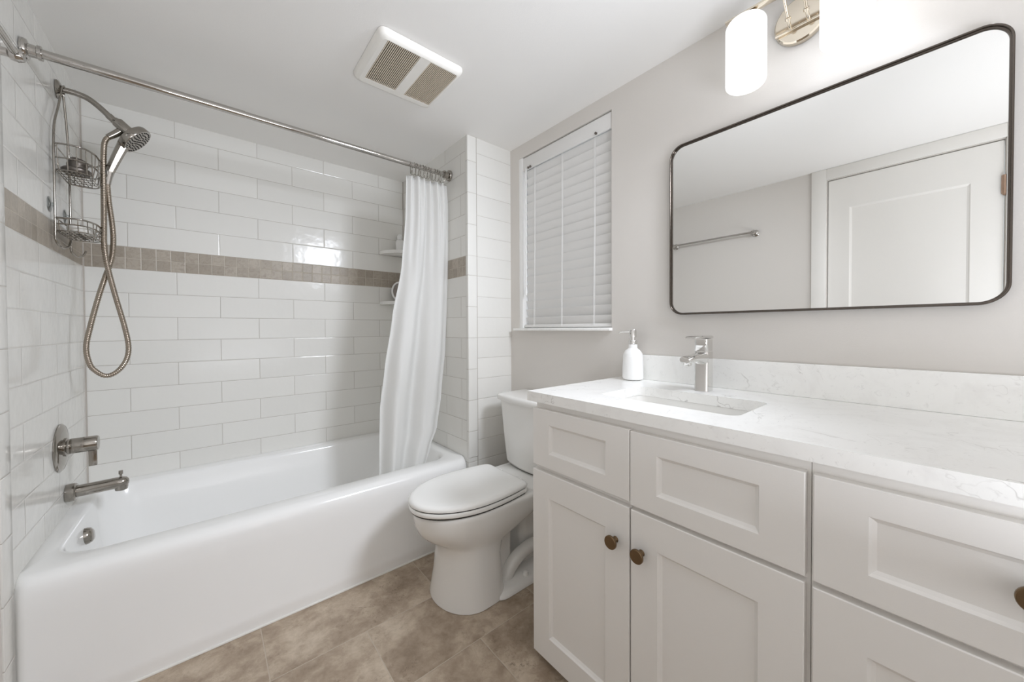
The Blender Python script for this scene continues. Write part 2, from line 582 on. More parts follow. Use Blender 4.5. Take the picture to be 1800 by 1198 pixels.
# bullnose trims and corner joints
bm = box(B(), L - 0.001, L + 0.057, DW - 0.005, DW + 0.02, 0.41, H - 0.001, 0.004, 3)
structure('trim_1', bm, 'tile_trim', 'narrow glossy bullnose tile edge on the wing wall corner', 'tile trim', True)
bm = box(B(), -0.02, 0.004, -0.918, -0.846, 0.0, H - 0.001, 0.003, 3)
structure('trim_2', bm, 'tile_trim', 'narrow bullnose tile strip ending the tile on the left wall', 'tile trim', True)
structure('trim_3', box(B(), 0.0, 0.0045, -0.0045, 0.0, 0.40, H), 'grout', 'grey caulk line in the left corner of the shower', 'caulk line')
structure('trim_4', box(B(), L - 0.0045, L, -0.0045, 0.0, 0.40, H), 'grout', 'grey caulk line in the far corner behind the curtain', 'caulk line')
structure('trim_5', box(B(), L + 0.0565, L + 0.0595, DW - 0.0035, DW, 0.0, H), 'grout', 'thin grey joint beside the bullnose tile of the wing wall', 'caulk line')

# door in the left wall (seen in the mirror)
bm = B()
def panel_front(bm, plane, sgn, a0, a1, b0, b1, ma0, ma1, mb0, mb1, depth, slope, thick):
    """shaker front lying in a plane x = plane facing sgn*x; a is y, b is z; m* are the inset margins"""
    def q(a, b, d):
        return bm.verts.new((plane - sgn * d, a, b))
    e = 0.0018
    def ring(a0, a1, b0, b1, d):
        return [q(a0, b0, d), q(a1, b0, d), q(a1, b1, d), q(a0, b1, d)]
    rings = [ring(a0, a1, b0, b1, thick), ring(a0, a1, b0, b1, e), ring(a0 + e, a1 - e, b0 + e, b1 - e, 0),
             ring(a0 + ma0, a1 - ma1, b0 + mb0, b1 - mb1, 0),
             ring(a0 + ma0 + slope * 0.4, a1 - ma1 - slope * 0.4, b0 + mb0 + slope * 0.4, b1 - mb1 - slope * 0.4, depth * 0.55),
             ring(a0 + ma0 + slope, a1 - ma1 - slope, b0 + mb0 + slope, b1 - mb1 - slope, depth)]
    for r0, r1 in zip(rings, rings[1:]):
        for i in range(4):
            j = (i + 1) % 4
            bm.faces.new((r0[i], r0[j], r1[j], r1[i]))
    bm.faces.new(rings[0])
    bm.faces.new(rings[-1])
    return bm
door = thing('door_1', (0, (DY0 + DY1) / 2, 0), 'white shaker panel door in the left wall, seen in the mirror', 'door', kind='structure')
bm = panel_front(B(), -0.004, 1, DY0 + 0.004, DY1 - 0.004, 0.012, DZ - 0.005, 0.108, 0.105, 1.10, 0.19, 0.007, 0.012, 0.036)
obj('door_panel', bm, 'trim_paint', door, smooth=False)
bm = lathe(B(), [(0.0075, 0), (0.0075, 0.095)], (0.006, DY0 + 0.002, 1.80), (0, 0, 1), 16)
lathe(bm, [(0.0, 0), (0.006, 0.003), (0.0075, 0.012)], (0.006, DY0 + 0.002, 1.788), (0, 0, 1), 16, False)
box(bm, -0.003, 0.0018, DY0 - 0.006, DY0 + 0.012, 1.80, 1.895)
obj('hinge', bm, 'copper', door)['label'] = 'copper toned hinge'
bm = B()
for y0, y1, z0, z1 in ((DY1 + 0.004, DY1 + 0.082, 0, H - 0.001), (DY0 - 0.082, DY0 - 0.004, 0, H - 0.001), (DY0 - 0.004, DY1 + 0.004, DZ + 0.004, H - 0.001)):
    box(bm, 0.0, 0.014, y0, y1, z0, z1, 0.002, 2)
structure('trim_6', bm, 'trim_paint', 'white door casing on the left wall, seen in the mirror', 'door casing', True)

# ================================================================== WINDOW
bm = B()
box(bm, W - 0.022, W + 0.11, WY0 - 0.004, WY1 + 0.034, WZ0 - 0.0145, WZ0, 0.003, 2)
win = thing('window_1', (W + 0.09, (WY0 + WY1) / 2, WZ0), 'white vinyl window behind the closed blind', 'window', kind='structure')
bm2 = B()
FX0, FX1 = W + 0.075, W + 0.125
for y0, y1, z0, z1 in ((WY0, WY0 + 0.045, WZ0, WZ1), (WY1 - 0.045, WY1, WZ0, WZ1), (WY0 + 0.045, WY1 - 0.045, WZ1 - 0.045, WZ1), (WY0 + 0.045, WY1 - 0.045, WZ0, WZ0 + 0.045), (WY0 + 0.045, WY1 - 0.045, 1.585, 1.62)):
    box(bm2, FX0, FX1, y0, y1, z0, z1, 0.003, 2)
obj('window_frame', bm2, 'vinyl', win)
obj('pane', box(B(), W + 0.098, W + 0.102, WY0 + 0.04, WY1 - 0.04, WZ0 + 0.04, WZ1 - 0.04), 'glass', win, smooth=False)
obj('window_sill', bm, 'quartz', win)['label'] = 'thin pale stone sill'
bm = B()
box(bm, W + 0.001, W + 0.075, WY1 - 0.030, WY1, WZ0, WZ1, 0.002, 2)
obj('jamb_liner', bm, 'vinyl', win)

# blind
blind = thing('window_blind', (W + 0.03, (WY0 + WY1) / 2, WZ0), 'white two inch slat blind, closed, hanging in the window', 'blind')
BY0, BY1 = WY0 + 0.006, WY1 - 0.036
bm = B()
box(bm, W + 0.004, W + 0.016, BY0 - 0.002, BY1 + 0.030, 2.005, 2.079, 0.005, 3)
box(bm, W + 0.016, W + 0.058, BY0 + 0.003, BY1 + 0.01, 2.03, 2.077, 0.002, 2)
obj('head_rail', bm, 'slat', blind)
bm = B()
n = 19
zt, zb = 1.985, 1.154
slat_x = W + 0.034
for i in range(n):
    z = zt - (zt - zb) * i / (n - 1)
    tilt = radians(72) if i < n - 3 else radians((70, 66, 62)[i - n + 3])
    hw, cr = 0.0255, 0.0022
    prof = []
    for k in range(7):
        s = -1 + 2 * k / 6
        prof.append((s * hw, cr * (1 - s * s)))
    top = []
    for s, c in prof:
        # the room-side edge of each slat points up
        top.append((slat_x - s * cos(tilt) + c * sin(tilt), z + s * sin(tilt) + c * cos(tilt)))
    th = 0.0026
    bot = [(x - th * sin(tilt), zz - th * cos(tilt)) for x, zz in top]
    loopv = top + bot[::-1]
    a = [bm.verts.new((x, BY0, zz)) for x, zz in loopv]
    b = [bm.verts.new((x, BY1, zz)) for x, zz in loopv]
    for k in range(len(a)):
        j = (k + 1) % len(a)
        bm.faces.new((a[k], a[j], b[j], b[k]))
    bm.faces.new(a)
    bm.faces.new(b)
obj('slats', bm, 'slat', blind, angle=50)
obj('bottom_rail', box(B(), slat_x - 0.026, slat_x + 0.026, BY0, BY1, WZ0 + 0.003, WZ0 + 0.020, 0.004, 3), 'slat', blind)
for yy in (-1.035, -1.24, -1.445):
    bm = B()
    for dy in (-0.0035, 0.0035):
        tube(bm, [(slat_x - 0.020, yy + dy, 2.02), (slat_x - 0.022, yy + dy * 0.6, 1.6), (slat_x - 0.029, yy + dy, WZ0 + 0.012)], 0.0009, 6)
    obj('ladder_cord', bm, 'cord', blind)
bm = tube(B(), [(W + 0.0, -0.977, 2.012), (W - 0.001, -0.977, 1.80), (W - 0.002, -0.976, 1.315)], 0.0042, 10)
lathe(bm, [(0.006, 0), (0.0068, 0.02), (0.0045, 0.05)], (W - 0.002, -0.976, 1.30), (0, 0, 1), 12)
obj('tilt_wand', bm, 'cord', blind)
for yy in (-0.995, -1.012, -1.46):
    b2 = lathe(B(), [(0.0, 0.0), (0.006, 0.001), (0.006, 0.007), (0.0, 0.008)], (W + 0.0045, yy, 2.0125), (-1, 0, 0), 12, False)
    obj('cord_guide', b2, 'metal_grey', blind)

# ================================================================== BATHTUB
RIM = 0.412
tub = thing('bathtub', (0.75, -0.43, 0), 'white alcove bathtub with rounded apron rim', 'bathtub')
bm = B()
X0, X1 = -0.003, L - 0.001
def outer(z, yf, r1=0.028, r2=0.05, ins=0.0):
    return rrect(X0 + ins, X1 - ins, yf, -0.002, z, (r1, r2, 0.004, 0.004), 8)
def inner(z, x0, x1, y0, y1, r):
    return rrect(x0, x1, y0, y1, z, r, 8)
loops = [outer(0.002, -0.862), outer(0.035, -0.8615), outer(0.055, -0.860), outer(0.075, -0.853), outer(0.30, -0.852), outer(0.36, -0.851), outer(0.385, -0.847, 0.03, 0.052),
         outer(0.400, -0.839, 0.03, 0.055, 0.001), outer(0.409, -0.826, 0.03, 0.055, 0.002), outer(RIM, -0.812, 0.03, 0.055, 0.003),
         inner(RIM, 0.042, 1.44, -0.752, -0.062, 0.10), inner(RIM - 0.004, 0.048, 1.433, -0.742, -0.069, 0.105), inner(RIM - 0.018, 0.053, 1.425, -0.732, -0.076, 0.11),
         inner(0.30, 0.064, 1.39, -0.715, -0.092, 0.12), inner(0.16, 0.085, 1.31, -0.69, -0.12, 0.13), inner(0.10, 0.11, 1.25, -0.665, -0.145, 0.13), inner(0.075, 0.16, 1.18, -0.62, -0.19, 0.12)]
loft(bm, loops)
obj('tub_shell', bm, 'acrylic', tub, angle=60)
bm = lathe(B(), [(0.0, 0.024), (0.018, 0.023), (0.026, 0.018), (0.030, 0.008), (0.031, -0.004)], (0.0585, -0.405, 0.332), (1, 0, 0.12), 32, False)
obj('overflow_cover', bm, 'dark_chrome', tub)['label'] = 'round chrome overflow cover'
bm = lathe(B(), [(0.0, 0.004), (0.03, 0.003), (0.035, 0.0)], (0.26, -0.40, 0.0752), (0, 0, 1), 28, False)
obj('drain', bm, 'chrome', tub)
bm = B()
pts = [(X0 + 0.03 + (X1 - X0 - 0.03) * i / 30, -0.864, 0.002) for i in range(31)]
tube(bm, pts, 0.0045, 8)
structure('trim_7', bm, 'caulk', 'white caulk bead where the tub apron meets the floor', 'caulk line', True)

# ================================================================== SHOWER FITTINGS
yv = -0.392
valve = thing('shower_valve', (0, yv, 0.679), 'chrome round shower valve with lever handle on the tiled wall', 'valve')
obj('escutcheon', lathe(B(), [(0.088, 0.0), (0.088, 0.003), (0.082, 0.008), (0.060, 0.012), (0.028, 0.014), (0.0, 0.014)], (0.0005, yv, 0.679), (1, 0, 0), 48, False), 'dark_chrome', valve)
obj('stem_collar', lathe(B(), [(0.034, 0.012), (0.034, 0.018), (0.028, 0.021), (0.028, 0.027), (0.0, 0.027)], (0, yv, 0.679), (1, 0, 0), 32, False), 'dark_chrome', valve)
hd = obj('handle', lathe(B(), [(0.0, 0.026), (0.0275, 0.026), (0.0285, 0.029), (0.0285, 0.092), (0.026, 0.096), (0.0, 0.097)], (0, yv, 0.680), (1, 0, 0), 32, False), 'dark_chrome', valve)
obj('lever', box(B(), 0.070, 0.092, yv - 0.006, yv + 0.006, 0.594, 0.672, 0.002, 2), 'dark_chrome', hd)

ys = -0.327
spout = thing('tub_spout', (0, ys, 0.49), 'chrome tub spout with diverter pin above the overflow', 'faucet')
obj('flange', lathe(B(), [(0.033, 0.0005), (0.034, 0.006), (0.034, 0.024), (0.030, 0.028), (0.0, 0.028)], (0, ys, 0.487), (1, 0, 0), 36, False), 'dark_chrome', spout)
bm = lathe(B(), [(0.0, 0.02), (0.0225, 0.022), (0.0225, 0.135), (0.022, 0.150), (0.018, 0.162), (0.009, 0.168), (0.0, 0.169)], (0, ys, 0.487), (1, 0, 0.03), 32, False)
lathe(bm, [(0.0, 0.0), (0.018, 0.001), (0.020, 0.012), (0.020, 0.03)], (0.146, ys, 0.460), (0, 0, 1), 24, False)
obj('spout_body', bm, 'dark_chrome', spout)
obj('diverter_pin', lathe(B(), [(0.0035, 0.0), (0.0035, 0.014), (0.0065, 0.016), (0.0065, 0.03), (0.0, 0.031)], (0.145, ys, 0.509), (0, 0, 1), 14, False), 'dark_chrome', spout)

ya = -0.335
arm = thing('shower_fitting', (0, ya, 2.026), 'curved chrome shower arm with ball joint holder on the tiled wall', 'shower fitting')
obj('flange', lathe(B(), [(0.033, 0.0005), (0.034, 0.003), (0.030, 0.008), (0.016, 0.013), (0.0, 0.013)], (0, ya, 2.0255), (1, 0, 0), 36, False), 'dark_chrome', arm)
pts = spline([(0.005, ya, 2.026), (0.030, ya, 2.029), (0.056, ya, 2.027), (0.080, ya, 2.0195), (0.108, ya, 1.998), (0.140, ya, 1.966), (0.150, ya, 1.956)], 6)
bm = tube(B(), pts, 0.0105, 18)
tube(bm, [(0.132, ya, 1.974), (0.149, ya, 1.957)], 0.0125, 18)
obj('arm_pipe', bm, 'dark_chrome', arm)
d = Vector((0.72, -0.05, -0.69)).normalized()
bm = lathe(B(), [(0.0, 0.0), (0.012, 0.001), (0.0135, 0.006), (0.0195, 0.012), (0.0200, 0.018), (0.0200, 0.056), (0.018, 0.060), (0.0, 0.060)], (0.1475, ya - 0.006, 1.9625), d, 28, False)
obj('ball_joint_holder', bm, 'dark_chrome', arm)
bm = tube(B(), [(0.166, ya - 0.002, 1.925), (0.150, ya - 0.006, 1.9045), (0.131, ya - 0.010, 1.884)], [0.013, 0.0125, 0.0105], 18)
obj('hose_outlet', bm, 'dark_chrome', arm)

hs = thing('hand_shower', (0.214, ya, 1.90), 'chrome hand shower with ridged hose looping down beside the caddy', 'shower head')
N = Vector((0.763, -0.067, -0.643)).normalized()
C0 = Vector((0.2141, ya - 0.012, 1.8908))
bm = lathe(B(), [(0.0, -0.034), (0.022, -0.034), (0.046, -0.031), (0.0585, -0.025), (0.0605, -0.020), (0.0605, -0.003), (0.0585, 0.0), (0.0, 0.0)], C0, N, 48, False)
head = obj('head', bm, 'dark_chrome', hs)
X_, Y_, Z_ = frame_axes(N)
bm = B()
for ring_r, cnt in ((0.0, 1), (0.012, 6), (0.024, 12), (0.036, 18), (0.049, 26)):
    for k in range(cnt):
        a = 2 * pi * k / cnt + ring_r * 40
        p = C0 + X_ * (ring_r * cos(a)) + Y_ * (ring_r * sin(a)) + N * 0.0002
        lathe(bm, [(0.0026, 0.0), (0.0021, 0.0022), (0.0, 0.0024)], p, N, 8, False)
obj('nozzles', bm, 'dark', head)['label'] = 'dark rubber nozzles'
hp = [(0.176, ya - 0.012, 1.874), (0.166, ya - 0.012, 1.848), (0.148, ya - 0.011, 1.795), (0.132, ya - 0.010, 1.745)]
bm = tube(B(), spline(hp, 6), [0.0195 - 0.0055 * i / 18 for i in range(19)], 8)
obj('handle', bm, 'dark_chrome', hs)
bm = tube(B(), [(0.1325, ya - 0.010, 1.746), (0.1290, ya - 0.009, 1.722), (0.1258, ya - 0.007, 1.697)], [0.0145, 0.0115, 0.0100], 18)
obj('hose_nut', bm, 'chrome', hs)
hose_pts = [(0.131, ya - 0.010, 1.884), (0.1235, ya - 0.010, 1.868), (0.1195, ya - 0.010, 1.845), (0.1175, ya - 0.012, 1.79), (0.1168, ya - 0.014, 1.70), (0.1158, ya - 0.016, 1.55), (0.1150, ya - 0.016, 1.46), (0.1185, ya - 0.014, 1.40),
            (0.1245, ya - 0.012, 1.355), (0.1300, ya - 0.010, 1.320), (0.1440, ya - 0.010, 1.2416), (0.1655, ya - 0.010, 1.130), (0.1755, ya - 0.010, 1.055), (0.1720, ya - 0.010, 1.005), (0.1560, ya - 0.010, 0.965), (0.1330, ya - 0.010, 0.939),
            (0.1100, ya - 0.009, 0.933), (0.0880, ya - 0.008, 0.950), (0.0700, ya - 0.007, 0.980), (0.0610, ya - 0.006, 1.045), (0.0720, ya - 0.004, 1.126), (0.0950, ya - 0.002, 1.245), (0.1130, ya + 0.004, 1.325), (0.1225, ya + 0.010, 1.366),
            (0.1330, ya + 0.012, 1.42), (0.1365, ya + 0.012, 1.48), (0.1345, ya + 0.008, 1.545), (0.1280, ya, 1.63), (0.1255, ya - 0.006, 1.70)]
sp = spline(hose_pts, 24)
# resample at 1.6 mm so the ridges show
acc, res_, last = 0.0, [sp[0]], sp[0]
for a, b in zip(sp, sp[1:]):
    seg_len = (b - a).length
    while acc + seg_len >= 0.0017:
        t = (0.0017 - acc) / seg_len
        a = a + (b - a) * t
        seg_len = (b - a).length
        acc = 0.0
        res_.append(a)
    acc += seg_len
bm = tube(B(), res_, [0.0092 if (i // 2) % 2 else 0.0079 for i in range(len(res_))], 12)
obj('hose', bm, 'hose', hs, angle=80)

# ---- caddy
yc, ch = -0.357, 0.098
WX = 0.0135
caddy = thing('shower_caddy', (WX, yc, 2.04), 'chrome wire shower caddy with two baskets hanging from the shower arm', 'caddy')
bm = B()
r = 0.0034
for s in (-1, 1):
    y_ = yc + s * ch
    pts = spline([(0.018, ya + s * 0.004, 2.041), (0.016, ya + s * 0.014, 2.030), (WX, (ya + s * 0.018), 2.005), (WX, ya + s * 0.045 + (yc - ya) * 0.3, 1.945), (WX, yc + s * 0.083, 1.86), (WX, y_, 1.782), (WX, y_, 1.70), (WX, y_, 1.5)], 6)
    if s < 0:
        pts += spline([(WX, y_, 1.49), (WX, y_, 1.445), (WX + 0.004, y_ + 0.012, 1.424), (WX + 0.010, y_ + 0.045, 1.417), (WX + 0.016, y_ + 0.080, 1.430), (WX + 0.018, y_ + 0.092, 1.448)], 6)
    else:
        pts += spline([(WX, y_, 1.49), (WX, y_, 1.435), (WX + 0.004, y_ + 0.012, 1.420), (WX + 0.012, y_ + 0.042, 1.414), (WX + 0.020, y_ + 0.066, 1.424), (WX + 0.026, y_ + 0.080, 1.445)], 6)
    tube(bm, pts, r, 10)
# saddle over the arm
tube(bm, spline([(0.018, ya - 0.004, 2.041), (0.018, ya, 2.0425), (0.018, ya + 0.004, 2.041)], 4), r, 10)
obj('wire_frame', bm, 'dark_chrome', caddy)
def basket(name, ztop, zmid, zbot, depth, n_ribs):
    def dloop(z, dx, dd):
        pts = [(WX + dx * 0.2, yc - ch + dd, z), (WX + depth * 0.35, yc - ch - 0.010 + dd, z), (WX + depth * 0.72, yc - ch - 0.006 + dd, z), (WX + depth * 0.93, yc - ch + 0.028 + dd, z), (WX + depth - dx, yc - 0.035, z), (WX + depth - dx, yc + 0.035, z),
               (WX + depth * 0.93, yc + ch - 0.028 - dd, z), (WX + depth * 0.72, yc + ch + 0.006 - dd, z), (WX + depth * 0.35, yc + ch + 0.010 - dd, z), (WX + dx * 0.2, yc + ch - dd, z)]
        return spline(pts, 8)
    bm = B()
    top = dloop(ztop, 0, 0)
    tube(bm, top, 0.0032, 10)
    tube(bm, [(WX, yc - ch, ztop), (WX, yc + ch, ztop)], 0.0024, 8)
    mid = dloop(zmid, 0.002, 0.001)
    tube(bm, mid, 0.0027, 8)
    bot = dloop(zbot, 0.010, 0.008)
    tube(bm, bot, 0.0021, 8)
    tube(bm, [(WX, yc - ch + 0.008, zbot), (WX, yc + ch - 0.008, zbot)], 0.0021, 8)
    for i in range(n_ribs):
        k = int((i + 0.5) / n_ribs * (len(top) - 1))
        tube(bm, [top[k], mid[k], bot[k]], 0.0016, 6)
    for i in range(7):
        x = WX + 0.008 + (depth - 0.026) * i / 6
        hw_ = ch - 0.006 if i < 5 else ch - 0.006 - (i - 4) * 0.022
        tube(bm, [(x, yc - hw_, zbot), (x, yc + hw_, zbot)], 0.0014, 6)
    for i in range(6):
        y = yc - ch + 0.02 + (2 * ch - 0.04) * i / 5
        tube(bm, [(WX, y, zbot - 0.002), (WX + depth - 0.012 - (0.02 if i in (0, 5) else 0), y, zbot - 0.002)], 0.0014, 6)
    return obj(name, bm, 'dark_chrome', caddy)
basket('upper_basket', 1.782, 1.733, 1.692, 0.092, 13)
basket('lower_basket', 1.518, 1.497, 1.474, 0.092, 13)
for yy, zz in ((-0.452, 1.563), (-0.262, 1.563)):
    bm = lathe(B(), [(0.0, 0.012), (0.006, 0.012), (0.007, 0.006), (0.020, 0.003), (0.027, 0.0008), (0.027, 0.0)], (0.0006, yy, zz), (1, 0, 0), 28, False)
    obj('suction_cup', bm, 'suction', caddy)['label'] = 'clear suction cup'

# things in the caddy
z_ = 1.6938
st = thing('shower_stopper', (0.058, -0.408, z_), 'dark grey rounded metal piece lying in the upper caddy basket', 'bath accessory')
obj('body', lathe(B(), [(0.0, 0.0005), (0.032, 0.001), (0.038, 0.008), (0.039, 0.016), (0.034, 0.022), (0.0, 0.023)], (0.058, -0.408, z_), (0, 0, 1), 36, False), 'metal_grey', st)
obj('knob', lathe(B(), [(0.022, 0.0), (0.026, 0.010), (0.027, 0.028), (0.020, 0.040), (0.0, 0.043)], (0.054, -0.400, z_ + 0.022), (0.25, 0.05, 1), 28, False), 'metal_grey', st)
bm = loft(B(), [rrect(0.030 + i_, 0.092 - i_, -0.435 + i_, -0.285 - i_, z, 0.028) for z, i_ in ((1.476, 0.008), (1.482, 0.002), (1.492, 0.0), (1.502, 0.002), (1.508, 0.010))])
tag(obj('soap_bar', bm, 'soap_bar', angle=60), 'white bar of soap lying in the lower caddy basket', 'soap')

# ---- corner shelves behind the curtain
def corner_shelf(z, label):
    n = 20
    R_ = 0.172
    lp = [(L - 0.002, -0.002)] + [(L - 0.002 - R_ * cos(a) * (1.0), -0.002 - R_ * sin(a)) for a in [0.5 * pi * k / n for k in range(n + 1)]]
    bm = loft(B(), [[(x, y, zz) for x, y in lp] for zz in (z - 0.020, z)])
    es = [e for e in bm.edges if abs(e.verts[0].co.z - e.verts[1].co.z) < 1e-6]
    bmesh.ops.bevel(bm, geom=es, offset=0.004, segments=3, affect='EDGES', profile=0.5)
    return tag(obj('corner_shelf', bm, 'porcelain', angle=50), label, 'shelf', 'corner shelves in the tub alcove')
corner_shelf(1.643, 'white corner shelf above the mosaic band, half behind the curtain')
corner_shelf(1.302, 'white corner shelf below the mosaic band, half behind the curtain')
bt = thing('lotion_bottle', (1.452, -0.052, 1.643), 'white bottle with round cap on the upper corner shelf', 'bottle')
obj('bottle_body', lathe(B(), [(0.0, 0.0005), (0.026, 0.001), (0.028, 0.006), (0.028, 0.072), (0.022, 0.085), (0.012, 0.092), (0.0, 0.092)], (1.452, -0.052, 1.643), (0, 0, 1), 28, False), 'soap_white', bt)
obj('cap', lathe(B(), [(0.014, 0.091), (0.0175, 0.096), (0.0185, 0.112), (0.013, 0.124), (0.0, 0.128)], (1.452, -0.052, 1.643), (0, 0, 1), 24, False), 'soap_white', bt)
sm = thing('shaving_mirror', (1.437, -0.070, 1.302), 'small oval mirror with pale rim standing on the lower corner shelf', 'mirror')
nm = Vector((-0.42, -0.88, 0.12)).normalized()
mc = Vector((1.437, -0.070, 1.302 + 0.072))
X_, Y_, Z_ = frame_axes(nm)
bm = tube(B(), [mc + X_ * (0.046 * cos(a)) + Y_ * (0.062 * sin(a)) for a in [2 * pi * k / 40 for k in range(40)]], 0.0065, 10, closed=True)
obj('rim', bm, 'vinyl', sm)
bm = B()
f0 = [bm.verts.new(mc + nm * 0.002 + X_ * (0.046 * cos(a)) + Y_ * (0.062 * sin(a))) for a in [2 * pi * k / 40 for k in range(40)]]
f1 = [bm.verts.new(mc - nm * 0.003 + X_ * (0.046 * cos(a)) + Y_ * (0.062 * sin(a))) for a in [2 * pi * k / 40 for k in range(40)]]
for k in range(40):
    j = (k + 1) % 40
    bm.faces.new((f0[k], f0[j], f1[j], f1[k]))
bm.faces.new(f0)
bm.faces.new(f1)
obj('mirror_glass', bm, 'metal_grey', sm, smooth=False)
obj('foot', lathe(B(), [(0.0, 0.0005), (0.030, 0.001), (0.030, 0.005), (0.010, 0.009), (0.006, 0.014), (0.0, 0.014)], (1.437, -0.068, 1.302), (0, 0, 1), 28, False), 'vinyl', sm)

# ---- curtain rod, rings, curtain
RA, RB = Vector((0.0, -0.684, 1.976)), Vector((L, -0.655, 1.993))
rd = (RB - RA).normalized()
rod = thing('shower_curtain_rod', (RA + RB) / 2, 'long polished chrome shower curtain rod across the tub', 'curtain rod')
bm = B()
tube(bm, [RA + rd * 0.004, RA + rd * 0.55], 0.0138, 24)
tube(bm, [RA + rd * 0.548, RB - rd * 0.004], 0.0125, 24)
obj('tube', bm, 'chrome', rod)
for a, dd in ((RA, rd), (RB, -rd)):
    bm = lathe(B(), [(0.030, 0.0006), (0.031, 0.006), (0.029, 0.012), (0.019, 0.015), (0.018, 0.030), (0.021, 0.032), (0.021, 0.040), (0.0, 0.041)], a, dd, 32, False)
    obj('end_flange', bm, 'chrome' if a is RA else 'dark_chrome', rod)

def rod_at(x):
    return RA + (RB - RA) * (x / L)
cur = None
NS, NH = 150, 60
def lerp_tab(tab, z):
    for (z0, v0), (z1, v1) in zip(tab, tab[1:]):
        if z <= z0 and z >= z1:
            t = (z0 - z) / (z0 - z1)
            t = t * t * (3 - 2 * t) * 0.4 + t * 0.6
            return v0 + (v1 - v0) * t
    return tab[-1][1]
LEFT = [(1.94, 1.236), (1.70, 1.234), (1.45, 1.215), (1.17, 1.165), (0.90, 1.125), (0.70, 1.100), (0.50, 1.092), (0.33, 1.088)]
RIGHT = [(1.94, 1.470), (1.80, 1.484), (1.60, 1.491), (1.30, 1.492), (1.00, 1.484), (0.72, 1.458), (0.55, 1.428), (0.45, 1.385), (0.33, 1.345)]
YC = [(1.94, -0.668), (1.60, -0.655), (1.20, -0.645), (0.70, -0.640), (0.33, -0.655)]
bm = B()
grid = []
for j in range(NH + 1):
    z = 1.930 - (1.930 - 0.335) * j / NH
    row = []
    xl, xr, yc_ = lerp_tab(LEFT, z), lerp_tab(RIGHT, z), lerp_tab(YC, z)
    f = (1.93 - z) / 1.6
    for i in range(NS + 1):
        s = i / NS
        fine = 0.012 * max(0.0, 1 - f * 2.6) * sin(2 * pi * 6.5 * s + 0.6)
        broad = (0.008 + 0.026 * min(1, f * 1.5)) * sin(2 * pi * (2.1 * s ** 0.85) + 0.3 + 0.7 * f) + 0.007 * min(1, f * 2) * sin(2 * pi * 4.3 * s + 2.0 - 1.5 * f)
        x = xl + (xr - xl) * (s + 0.014 * sin(2 * pi * 2.1 * s + 1.0) * f)
        y = yc_ + fine + broad
        zz = z
        if j == 0:
            zz = z - 0.006 * (0.5 + 0.5 * cos(2 * pi * 11 * s))
        row.append(bm.verts.new((min(x, L - 0.006), max(y, -0.722), zz)))
    grid.append(row)
for j in range(NH):
    for i in range(NS):
        bm.faces.new((grid[j][i], grid[j][i + 1], grid[j + 1][i + 1], grid[j + 1][i]))
cu = tag(obj('shower_curtain', bm, 'fabric', angle=180), 'white fabric shower curtain gathered at the window end of the tub', 'curtain')
sol = cu.modifiers.new('thickness', 'SOLIDIFY')
sol.thickness = 0.0012
# rings
def ring_mesh():
    bm = tube(B(), [(0.0022 * sin(a * 2), 0.019 * cos(a), 0.033 * sin(a)) for a in [2 * pi * k / 28 for k in range(28)]], 0.0014, 8, closed=True)
    return bm
r0 = None
for k in range(12):
    x = 1.262 + 0.0172 * k
    p = rod_at(x)
    if r0 is None:
        r0 = obj('curtain_ring', ring_mesh(), 'dark_chrome')
        o = r0
        tag(o, 'small metal curtain ring on the chrome rod, holding the white curtain', 'curtain ring', 'curtain rings bunched at the window end of the rod')
    else:
        o = r0.copy()
        COL.objects.link(o)
    o.location = (x, p.y, p.z - 0.0183 - 0.0004 * (k % 2))
    o.rotation_euler = (0.02 * ((k * 7) % 5 - 2), 0.05 * ((k * 3) % 5 - 2), 0.09 * ((k * 5) % 7 - 3))

# ================================================================== EXHAUST FAN
fx0, fx1, fy0, fy1 = 0.886, 1.224, -1.256, -0.938
fan = thing('exhaust_fan', ((fx0 + fx1) / 2, (fy0 + fy1) / 2, H), 'white exhaust fan cover with two slotted grilles on the ceiling', 'exhaust fan')
G = [(0.921, 1.046, -1.235, -0.986), (1.086, 1.203, -1.233, -0.982)]
bm = B()
zb_ = H - 0.028
slab_with_holes(bm, rrect(fx0 + 0.018, fx1 - 0.018, fy0 + 0.018, fy1 - 0.018, 0, 0.02, 6), [[(a, c), (b, c), (b, d), (a, d)] for a, b, c, d in G], zb_, zb_ + 0.004)
lps = [rrect(fx0 + i_, fx1 - i_, fy0 + i_, fy1 - i_, z, 0.025 - i_ * 0.2, 6) for i_, z in ((0.0, H - 0.001), (0.0, H - 0.008), (0.004, H - 0.018), (0.010, H - 0.025), (0.0181, zb_ + 0.0001))]
loft(bm, lps, False, False)
obj('cover', bm, 'vent', fan, angle=50)
for a, b, c, d in G:
    g = obj('grille', box(B(), a - 0.004, b + 0.004, c - 0.004, d + 0.004, zb_ + 0.012, zb_ + 0.016), 'vent_dark', fan, smooth=False)
    bm = B()
    n = 19
    for k in range(n):
        x = a + (b - a) * (k + 0.5) / n
        box(bm, x - 0.0014, x + 0.0014, c, d, zb_ + 0.0004, zb_ + 0.0034)
    obj('grille_slats', bm, 'vent_slat', g, smooth=False)

